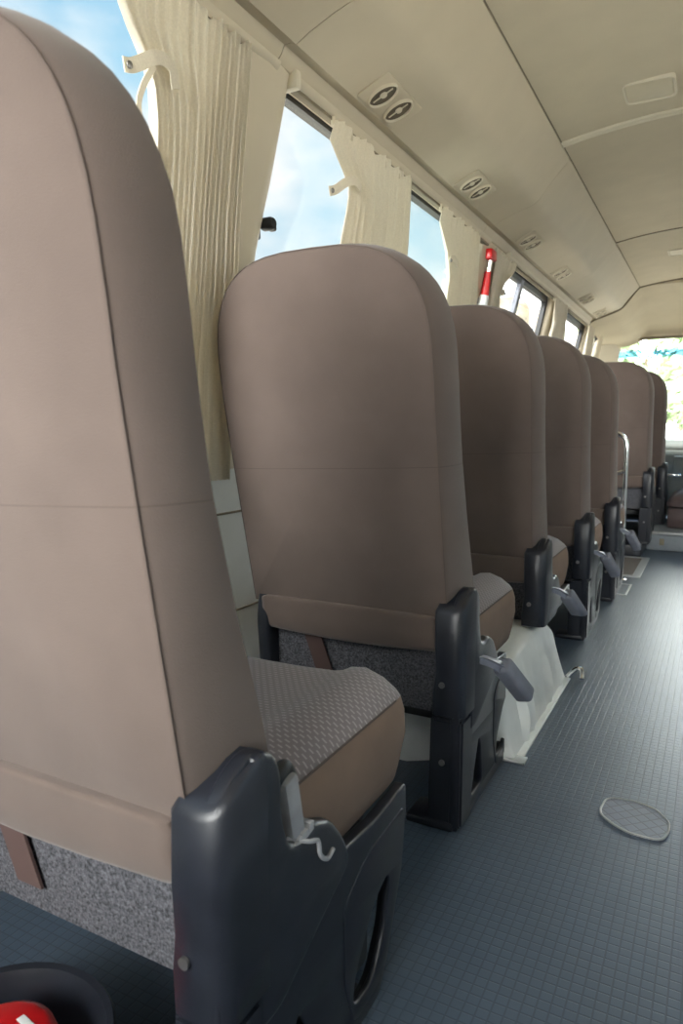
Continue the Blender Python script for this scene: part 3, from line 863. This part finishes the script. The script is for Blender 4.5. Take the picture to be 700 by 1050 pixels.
def make_seat(label):
    s = empty('passenger_seat', label, 'seat', (0, 0, 0), 'single passenger seats in a row by the left windows')
    bm, seam = backrest_bm()
    b = obj('backrest', bm, M['back'], s, auto=50)
    obj('seam', tube(seam, 0.0009, 6, True), M['seam'], b)
    # soft flap below the back
    bm = bmesh.new(); R = []
    for x, sc in ((-0.222, 0.6), (-0.218, 0.9), (-0.205, 1.0), (-0.1, 1.02), (0.0, 1.03), (0.1, 1.02), (0.212, 1.0), (0.226, 0.95), (0.231, 0.6)):
        ring = []
        for i in range(20):
            a = 2 * PI * i / 20; c_, s_ = math.cos(a), math.sin(a)
            ring.append((x, 0.022 + 0.032 * sc * math.copysign(abs(c_) ** 0.35, c_) - 0.010 * s_, 0.417 + 0.042 * sc * math.copysign(abs(s_) ** 0.35, s_) - 0.006 * math.sin((x + 0.2) * 8) * (s_ < 0)))
        R.append(ring)
    loft(bm, R); obj('rear_flap', bm, M['back'], s, auto=60)
    c_ = obj('seat_cushion', cushion_bm(), [M['dash'], M['side']], s, auto=60)
    edge = smooth_path([(0.265, 0.09, 0.428), (0.265, 0.38, 0.429), (0.264, 0.43, 0.428), (0.260, 0.462, 0.425)], 6)
    obj('seam', tube(edge, 0.0016, 6), M['seam'], c_)
    # felt covered underside
    bm = bmesh.new()
    loft(bm, [[(x, 0.030, 0.385), (x, 0.036, 0.232), (x, 0.10, 0.215), (x, 0.40, 0.21), (x, 0.43, 0.25), (x, 0.40, 0.36)] for x in (-0.20, 0.22)])
    obj('under_seat_cover', bm, M['felt'], s)
    bm = bmesh.new()
    loft(bm, [[(-0.105 + dx, 0.018, 0.39), (-0.060 + dx, 0.018, 0.39), (-0.060 + dx, 0.022, 0.39), (-0.105 + dx, 0.022, 0.39)] if i == 0 else
              [(-0.075 + dx, 0.026, 0.27), (-0.030 + dx, 0.026, 0.27), (-0.030 + dx, 0.030, 0.27), (-0.075 + dx, 0.030, 0.27)] for i, dx in ((0, -0.02), (1, -0.01))])
    obj('strap', bm, M['strap'], s)
    # aisle-side plastic panel: lower plate, thicker upper shroud, rear post with its split line and screws
    bm = plate(round_poly(PANEL, 0.008, 2), [SLOT, RECESS], 0.020, 0.004)
    bm.transform(Matrix.Translation((0.260, 0, 0)))
    p = obj('side_panel', bm, M['black'], s, auto=35)
    up = [(0.03, 0.205), (0.03, 0.30), (0.03, 0.40), (0.03, 0.480)] + PANEL[6:17] + [(0.236, 0.28), (0.16, 0.245), (0.075, 0.205)]
    bm = plate(round_poly(up, 0.010, 2), [], 0.028, 0.009)
    bm.transform(Matrix.Translation((0.262, 0, 0)))
    obj('upper_shroud', bm, M['black'], p, auto=50)
    bm = plate(round_poly([(0.240, 0.10), (0.240, 0.22), (0.31, 0.255), (0.446, 0.262), (0.430, 0.155), (0.372, 0.025), (0.27, 0.02)], 0.02), [round_poly([(0.264, 0.050), (0.332, 0.042), (0.370, 0.097), (0.390, 0.187), (0.33, 0.163), (0.276, 0.097)], 0.025)], 0.010, 0.003)
    bm.transform(Matrix.Translation((0.2715, 0, 0))); obj('recess_rim', bm, M['black'], p, auto=50)
    bm = lathe([(0, 0), (0.010, 0), (0.010, 0.006), (0.005, 0.008), (0, 0.008)], 14, (0.238, 0.31, 0.085), 'X'); obj('bolt', bm, M['steel'], p)
    bm = box(0.205, 0.240, 0.05, 0.40, 0.012, 0.245, 0.006); obj('inner_frame', bm, M['rubber'], p)
    def ptop(y): return interp(y, [-0.03, 0.006, 0.032, 0.056], [0.476, 0.506, 0.517, 0.516])
    def post_ring(z, x0, y0, x1=0.2905, ins=0.0, top=None):
        P = [(x0 + ins, y0 + ins + 0.004), (x0 + ins + 0.004, y0 + ins), (x1 - 0.024, y0 + ins), (x1 - 0.012 - ins, y0 + 0.004 + ins), (x1 - 0.003 - ins, y0 + 0.011 + ins), (x1 - ins, y0 + 0.022 + ins), (x1 - ins, 0.050), (x0 + ins, 0.050)]
        return [(x, y, z if top is None else ptop(y) + top) for x, y in P]
    bm = bmesh.new()
    loft(bm, [post_ring(0.248, 0.221, -0.024, ins=0.004), post_ring(0.252, 0.221, -0.026), post_ring(0.30, 0.223, -0.030), post_ring(0.345, 0.229, -0.032), post_ring(0.40, 0.227, -0.033), post_ring(0, 0.225, -0.028, top=-0.006), post_ring(0, 0.225, -0.026, ins=0.005, top=0.0)])
    obj('rear_post_cover', bm, M['black'], p, auto=50)
    bm = bmesh.new()
    loft(bm, [[(x0, -0.022, z), (0.288, -0.022, z), (0.288, 0.05, z), (x0, 0.05, z)] for z, x0 in ((0.008, 0.212), (0.245, 0.216))])
    bmesh.ops.bevel(bm, geom=[e_ for e_ in bm.edges], offset=0.005, segments=2, affect='EDGES')
    obj('rear_post_base', bm, M['black'], p, auto=50)
    for z in (0.322, 0.150):
        bm = lathe([(0, 0), (0.0065, 0), (0.0065, 0.004), (0.004, 0.006), (0.002, 0.004), (0, 0.004)], 14, (0.245, -0.036 if z > 0.2 else -0.028, z), 'Y'); obj('screw', bm, M['steel'], p)
    bm = box(0.165, 0.272, -0.030, 0.06, 0.0, 0.018, 0.006); obj('foot', bm, M['black'], p)
    bm = box(0.205, 0.268, 0.25, 0.345, 0.0, 0.018, 0.006); obj('foot', bm, M['black'], p)
    # wall-side bracket
    bm = plate(round_poly([(0.0, 0.27), (-0.012, 0.40), (0.0, 0.475), (0.03, 0.495), (0.07, 0.47), (0.10, 0.38), (0.20, 0.30), (0.44, 0.235), (0.44, 0.17), (0.10, 0.17), (0.03, 0.20)], 0.02), [], 0.035, 0.008)
    bm.transform(Matrix.Translation((-0.235, 0, 0)))
    w = obj('wall_bracket', bm, M['black'], s, auto=40)
    for ya in (0.08, 0.36): obj('wall_arm', box(-0.36, -0.215, ya, ya + 0.05, 0.19, 0.235, 0.008), M['rubber'], w)
    for ya in (0.10, 0.37): obj('cross_bar', box(-0.22, 0.22, ya, ya + 0.03, 0.185, 0.215, 0.004), M['rubber'], s)
    return s

def add_lever(s):
    bm = bmesh.new()
    P = smooth_path([(0.276, 0.085, 0.350), (0.292, 0.095, 0.350), (0.315, 0.115, 0.338), (0.335, 0.14, 0.318)], 5)
    R = []
    for i, p in enumerate(P):
        R.append([p + Vector(d) for d in ((-0.005, -0.016, 0.006), (0.005, -0.014, 0.006), (0.008, 0.012, 0.003), (-0.004, 0.014, 0.003), (-0.006, 0.012, -0.008), (-0.006, -0.016, -0.008))])
    loft(bm, R)
    a = obj('recline_lever', bm, M['grey_plastic'], s, auto=50)
    bm = box(-0.021, 0.021, -0.064, 0.064, -0.020, 0.020, 0.010, 3)
    bm.transform(Matrix.Translation((0.345, 0.168, 0.285)) @ Matrix.Rotation(math.radians(-50), 4, 'X') @ Matrix.Rotation(math.radians(-18), 4, 'Z'))
    obj('handle', bm, M['grey_plastic'], a)
    return a

GR = 'single passenger seats in a row by the left windows'
seat0 = make_seat('taupe seat nearest the camera, broken lever in its side panel, red can behind it')
seats = [seat0] + [copy_tree(seat0) for _ in range(6)]
lever = add_lever(seats[1])
for s in seats[2:5]: copy_tree(lever, s)
SPOT = [(0.036, 0.527, 0), (0, 1.371, 0), (0.0, 2.137, 0.0), (0.012, 2.915, 0), (0.028, 3.655, 0), (0.075, 5.10, 0.08), (0.112, 5.87, 0.08)]
SL = [seat0['label'],
      'taupe seat second from the camera, whole back in view, grey recline lever beside the cushion',
      'taupe seat third from the camera, standing over the white wheel arch',
      'dark taupe seat fourth from the camera, just ahead of the wheel arch',
      'dark taupe seat fifth from the camera, last before the chrome grab rail',
      'pale lit taupe seat standing alone ahead of the chrome grab rail',
      'dark seat farthest forward, against the bright windscreen']
for s, (dx, y, dz), l in zip(seats, SPOT, SL):
    s.location = (X0 + dx, y, dz); s['label'] = l
# recline of each back about its hinge
for s, deg in zip(seats, (0.3, 3.2, 0.7, 0.7, 2.0, 1.5, 1.5)):
    for ch in s.children:
        if s is seats[0] and ch.name.startswith('rear_flap'): ch.location = (-0.008, -0.012, 0)
        if ch.name.startswith('backrest'):
            pv = Matrix.Translation((0, 0.05, 0.45)); off = Matrix.Translation((-0.007, -0.012, 0) if s is seats[0] else (0, 0, 0))
            ch.matrix_local = off @ pv @ Matrix.Rotation(math.radians(deg), 4, 'X') @ pv.inverted()
# the third seat stands on the wheel arch and the second one ends against it: shorter bases there
def cut(o, co, no):
    vs = [v.co for v in o.data.vertices]
    d = [(v - Vector(co)).dot(Vector(no)) for v in vs]
    if max(d) <= 0: return True
    if min(d) >= 0: return False
    me = o.data.copy(); bm = bmesh.new(); bm.from_mesh(me)
    r = bmesh.ops.bisect_plane(bm, geom=bm.verts[:] + bm.edges[:] + bm.faces[:], plane_co=co, plane_no=no, clear_outer=True)
    bmesh.ops.holes_fill(bm, edges=[e_ for e_ in bm.edges if e_.is_boundary], sides=0)
    bm.to_mesh(me); bm.free(); o.data = me
    return True
def drop(o):
    for ch in list(o.children): drop(ch)
    bpy.data.objects.remove(o)
def cut_tree(o, co, no, skip=()):
    for ch in list(o.children):
        if ch.name.split('.')[0] in skip: continue
        if not cut(ch, co, no): drop(ch)
        else: cut_tree(ch, co, no, skip)
cut_tree(seats[2], (0, 0, 0.252), (0, 0, -1))
cut_tree(seats[1], (0, 0.346, 0), (0, 1, 0), ('seat_cushion', 'under_seat_cover', 'recline_lever', 'backrest', 'wall_bracket', 'cross_bar'))
for ch in list(seats[1].children):
    nm = ch.name.split('.')[0]
    if nm in ('wall_bracket', 'cross_bar', 'under_seat_cover'):
        if not cut(ch, (0, 0.205, 0), (0, 1, 0)): drop(ch)
        else: cut_tree(ch, (0, 0.205, 0), (0, 1, 0))
# broken lever stub and torn wire on the nearest seat
bm = box(-0.012, 0.012, -0.014, 0.014, -0.042, 0.042, 0.006, 2)
bm.transform(Matrix.Translation((0.272, 0.118, 0.418)) @ Matrix.Rotation(math.radians(12), 4, 'X'))
st = obj('lever_stub', bm, M['pale_plastic'], seat0); st['label'] = 'broken pale grey lever stub'
bm = bmesh.new()
add_tube(bm, smooth_path([(0.275, 0.108, 0.385), (0.292, 0.130, 0.375), (0.293, 0.150, 0.365), (0.293, 0.155, 0.345), (0.293, 0.172, 0.330), (0.293, 0.188, 0.334)], 5), 0.003, 6)
for q in range(7):
    add_box(bm, 0.268, 0.288, 0.105 + q * 0.006, 0.115 + q * 0.006, 0.370 + random.uniform(-.006, .006), 0.384 + random.uniform(-.004, .008), 0.002)
obj('torn_cable', bm, M['pale_plastic'], st)
bm = bmesh.new(); add_tube(bm, smooth_path([(0.262, 0.088, 0.43), (0.268, 0.095, 0.458), (0.268, 0.115, 0.466), (0.262, 0.135, 0.446)], 5), 0.010, 10)
obj('pivot_collar', bm, M['rubber'], st)

# ------------------------------------------------------------------ chrome grab rail
g = empty('grab_rail', 'chrome tubular grab rail standing on the floor ahead of the fifth seat', 'grab rail', (-0.45, 4.20, 0))
def gl(bm): bm.transform(Matrix.Translation((0.45, -4.20, 0))); return bm
obj('hoop', gl(tube(smooth_path([(-0.437, 4.20, 0.0), (-0.437, 4.20, 0.3), (-0.437, 4.20, 0.60), (-0.438, 4.20, 0.74), (-0.452, 4.20, 0.80), (-0.50, 4.20, 0.83), (-0.60, 4.20, 0.835), (-0.95, 4.20, 0.835), (-1.09, 4.20, 0.835)], 6), 0.0125, 14)), M['chrome'], g)
obj('lower_bar', gl(tube([(-0.437, 4.20, 0.62), (-0.48, 4.20, 0.605), (-0.70, 4.20, 0.60), (-1.10, 4.20, 0.60)], 0.012, 12)), M['chrome'], g)
bm = lathe([(0, 0), (0.032, 0), (0.032, 0.006), (0.02, 0.012), (0, 0.012)], 20, (-0.437, 4.20, 0)); obj('floor_flange', gl(bm), M['chrome'], g)

# ------------------------------------------------------------------ floor hatches and mats
OV = [(-0.185, 1.585), (-0.180, 1.635), (-0.168, 1.651), (-0.119, 1.659), (-0.075, 1.645), (-0.045, 1.600), (-0.044, 1.558), (-0.052, 1.527), (-0.066, 1.516), (-0.118, 1.517), (-0.151, 1.536), (-0.179, 1.562)]
h = empty('floor_hatch', 'small oval hatch with a pale rim and lattice lid set in the aisle floor', 'floor hatch', (-0.115, 1.588, 0))
P = round_poly([(x + 0.115, y - 1.588) for x, y in OV], 0.012, 3)
bm = bmesh.new(); loft(bm, [[(x * 0.97, y * 0.97, z) for x, y in P] for z in (0.0, 0.0025)]); obj('lid', bm, M['hatch'], h)
obj('rim', tube([(x, y, 0.002) for x, y in P], 0.0028, 6, True), M['alu'], h)

def floor_panel(name, label, x0, x1, y0, y1, w, m, cat):
    r = empty(name, label, cat, ((x0 + x1) / 2, (y0 + y1) / 2, 0))
    cxx, cyy = (x0 + x1) / 2, (y0 + y1) / 2
    bm = box(x0 + w - cxx, x1 - w - cxx, y0 + w - cyy, y1 - w - cyy, 0.0, 0.003); obj('panel', bm, m, r, smooth=False)
    bm = bmesh.new()
    for a in ((x0, x1, y0, y0 + w), (x0, x1, y1 - w, y1), (x0, x0 + w, y0 + w, y1 - w), (x1 - w, x1, y0 + w, y1 - w)):
        add_box(bm, a[0] - cxx, a[1] - cxx, a[2] - cyy, a[3] - cyy, 0.0, 0.005, 0.001)
    obj('edging', bm, M['alu'], r, smooth=False)
floor_panel('door_mat', 'brown grey mat with a wide pale border on the floor by the chrome grab rail', -0.78, -0.345, 4.30, 5.00, 0.045, M['mat_brown'], 'floor mat')
floor_panel('floor_hatch', 'square hatch with a thin pale edge beside the fifth seat', -0.62, -0.365, 3.80, 4.08, 0.010, M['floor'], 'floor hatch')

# ------------------------------------------------------------------ tub with a red can behind the nearest seat
t = empty('rubber_tub', 'round black tub on the floor behind the nearest seat, red can inside', 'tub', (-0.72, 0.47, 0))
bm = lathe([(0, 0.0), (0.105, 0.0), (0.115, 0.01), (0.132, 0.10), (0.138, 0.104), (0.142, 0.112), (0.138, 0.119), (0.130, 0.116), (0.124, 0.10), (0.108, 0.014), (0, 0.012)], 48)
obj('bowl', bm, M['black'], t)
bm = lathe([(0.008, 0), (0.008, 0.003), (0.0, 0.003)], 12, (0.10, 0.06, 0.10)); obj('rivet', bm, M['steel'], t)
bm = lathe([(0, 0), (0.060, 0), (0.066, 0.006), (0.066, 0.100), (0.062, 0.112), (0.05, 0.120), (0.0, 0.123)], 40)
c_ = empty('red_can', 'red round can with a white label strip lying inside the black tub', 'can', (-0.715, 0.478, 0.012))
obj('body', bm, M['red'], c_)
bm = box(-0.019, 0.019, -0.005, 0.005, 0.0, 0.0015, 0.0004)
bm.transform(Matrix.Translation((0.018, 0.026, 0.1205)) @ Matrix.Rotation(math.radians(-8), 4, 'Z'))
obj('label_strip', bm, M['white'], c_)

# ------------------------------------------------------------------ cab: platform, riser, engine cover, dashboard
bm = bmesh.new(); add_box(bm, -0.40, 1.12, 5.36, 6.90, 0.0, 0.125, 0.012)
stp = structure(obj('floor_front', bm, M['platform']))
bm = bmesh.new(); add_box(bm, -0.315, -0.285, 5.352, 5.364, 0.04, 0.085, 0.003); obj('vent_insert', bm, M['gap'], stp)
bm = bmesh.new(); add_box(bm, -0.41, 1.12, 5.345, 5.40, 0.112, 0.132, 0.006); obj('nosing', bm, M['alu'], stp)
bm = bmesh.new(); add_box(bm, -1.10, -0.402, 5.02, 6.90, 0.0, 0.08, 0.01)
structure(obj('floor_riser', bm, M['black']))

ec = empty('engine_cover', 'brown padded engine cover on the cab step below the windscreen', 'engine cover', (0.07, 6.0, 0.125))
bm = bmesh.new(); add_box(bm, -0.36, 0.36, -0.36, 0.36, 0.0, 0.155, 0.02); obj('base', bm, M['engine'], ec)
bm = bmesh.new(); R = []
for z, s_ in ((0.155, 0.97), (0.165, 1.0), (0.19, 1.0), (0.225, 0.93), (0.262, 0.80), (0.285, 0.66), (0.29, 0.4)):
    R.append([(x, y, z) for x, y in round_poly([(-0.37 * s_, -0.38 * s_), (0.37 * s_, -0.38 * s_), (0.37 * s_, 0.38 * s_), (-0.37 * s_, 0.38 * s_)], 0.08, 5)])
loft(bm, R); obj('cushion_top', bm, M['engine'], ec)

db = empty('dashboard', 'grey dashboard running across under the windscreen', 'dashboard', (0, 6.62, 0.125))
bm = bmesh.new()
prof = [(6.60, 0.125), (6.62, 0.42), (6.56, 0.55), (6.58, 0.68), (6.66, 0.745), (6.88, 0.765), (6.895, 0.70), (6.895, 0.125)]
loft(bm, [[(x, y - 6.62, z - 0.125) for y, z in prof] for x in (-0.95, 0.95)])
bmesh.ops.bevel(bm, geom=[e_ for e_ in bm.edges if abs(e_.verts[0].co.x - e_.verts[1].co.x) > 1], offset=0.02, segments=3, affect='EDGES')
obj('body', bm, M['dashp'], db, auto=50)
bm = bmesh.new(); add_box(bm, -0.31, 0.31, -0.075, -0.045, 0.34, 0.50, 0.012); obj('console', bm, M['dashp'], db)
obj('grab_handle', tube(smooth_path([(-0.38, -0.05, 0.345), (-0.38, -0.11, 0.345), (-0.36, -0.12, 0.345), (-0.27, -0.12, 0.340), (-0.25, -0.11, 0.340), (-0.25, -0.05, 0.340)], 4), 0.012, 10), M['chrome'], db)

# ------------------------------------------------------------------ outside
bm = box(-60, 60, -50, 70, -0.95, -0.90)
structure(obj('ground', bm, M['ground'], smooth=False))

def tree(x, y, hgt, rad, seed, label):
    rnd = random.Random(seed)
    r = empty('tree', label, 'tree', (x, y, -0.90), 'trees ahead of the windscreen')
    bm = bmesh.new()
    add_tube(bm, smooth_path([(0, 0, 0), (0.05, 0.02, hgt * 0.25), (-0.03, 0.05, hgt * 0.5), (0.02, 0, hgt * 0.8)], 4), lambda t: 0.16 * (1 - 0.7 * t), 10)
    for q in range(6):
        a = rnd.uniform(0, 2 * PI); z = hgt * rnd.uniform(0.35, 0.7)
        add_tube(bm, smooth_path([(0, 0, z), (math.cos(a) * rad * 0.4, math.sin(a) * rad * 0.4, z + rad * 0.3), (math.cos(a) * rad * 0.75, math.sin(a) * rad * 0.75, z + rad * 0.45)], 3), lambda t: 0.06 * (1 - 0.7 * t), 6)
    obj('trunk', bm, M['bark'], r)
    bm = bmesh.new()
    cl = [(Vector((rnd.uniform(-1, 1) * rad * 0.75, rnd.uniform(-1, 1) * rad * 0.75, hgt * rnd.uniform(0.38, 0.95))), rad * rnd.uniform(0.3, 0.5)) for _ in range(16)]
    for c_, rr in cl:
        for q in range(240):
            d = Vector((rnd.gauss(0, 1), rnd.gauss(0, 1), rnd.gauss(0, 1))).normalized() * rr * rnd.uniform(0.5, 1.0)
            p = c_ + d; n = (d.normalized() + Vector((rnd.uniform(-.6, .6), rnd.uniform(-.6, .6), rnd.uniform(-.2, .9)))).normalized()
            a = n.orthogonal().normalized(); b_ = n.cross(a); s_ = rnd.uniform(0.07, 0.13)
            vs = [bm.verts.new(p + a * s_ * 1.5), bm.verts.new(p + b_ * s_ * 0.7), bm.verts.new(p - a * s_ * 1.2), bm.verts.new(p - b_ * s_ * 0.7)]
            bm.faces.new(vs)
    obj('foliage', bm, M['leaf'], r, smooth=False)
tree(-1.6, 18.5, 4.3, 1.6, 1, 'pale green leafy tree seen through the windscreen beside the farthest seat')
tree(2.9, 19.5, 4.6, 2.2, 2, 'taller green leafy tree at the middle of the windscreen')
tree(-7.5, 24.0, 4.2, 2.0, 3, 'green leafy tree mostly hidden behind the front corner post')

# beige coach parked beside the bus
cb = empty('parked_coach', 'beige coach parked outside, seen through the small dark-framed window ahead of the hammer', 'coach', (-3.5, 12.9, -0.90))
bm = bmesh.new(); add_box(bm, -1.08, 1.08, -2.9, 2.9, 0.40, 3.62, 0.22, 4); obj('body', bm, M['coach'], cb)
for x in (-0.95, 0.95):
    for y in (-1.7, 1.7):
        bm = lathe([(0, -0.12), (0.34, -0.12), (0.46, -0.08), (0.46, 0.08), (0.34, 0.12), (0, 0.12)], 24, (x, y, 0.46), 'X'); obj('wheel', bm, M['rubber'], cb)
for y in (-2.5, -1.2, 0.1, 1.4):
    bm = bmesh.new(); add_box(bm, 1.066, 1.092, y, y + 1.1, 2.3, 3.2, 0.01); obj('window', bm, M['coach_glass'], cb)
bm = bmesh.new(); add_box(bm, -0.86, 0.86, -2.915, -2.885, 2.35, 3.36, 0.01); obj('window', bm, M['coach_glass'], cb)
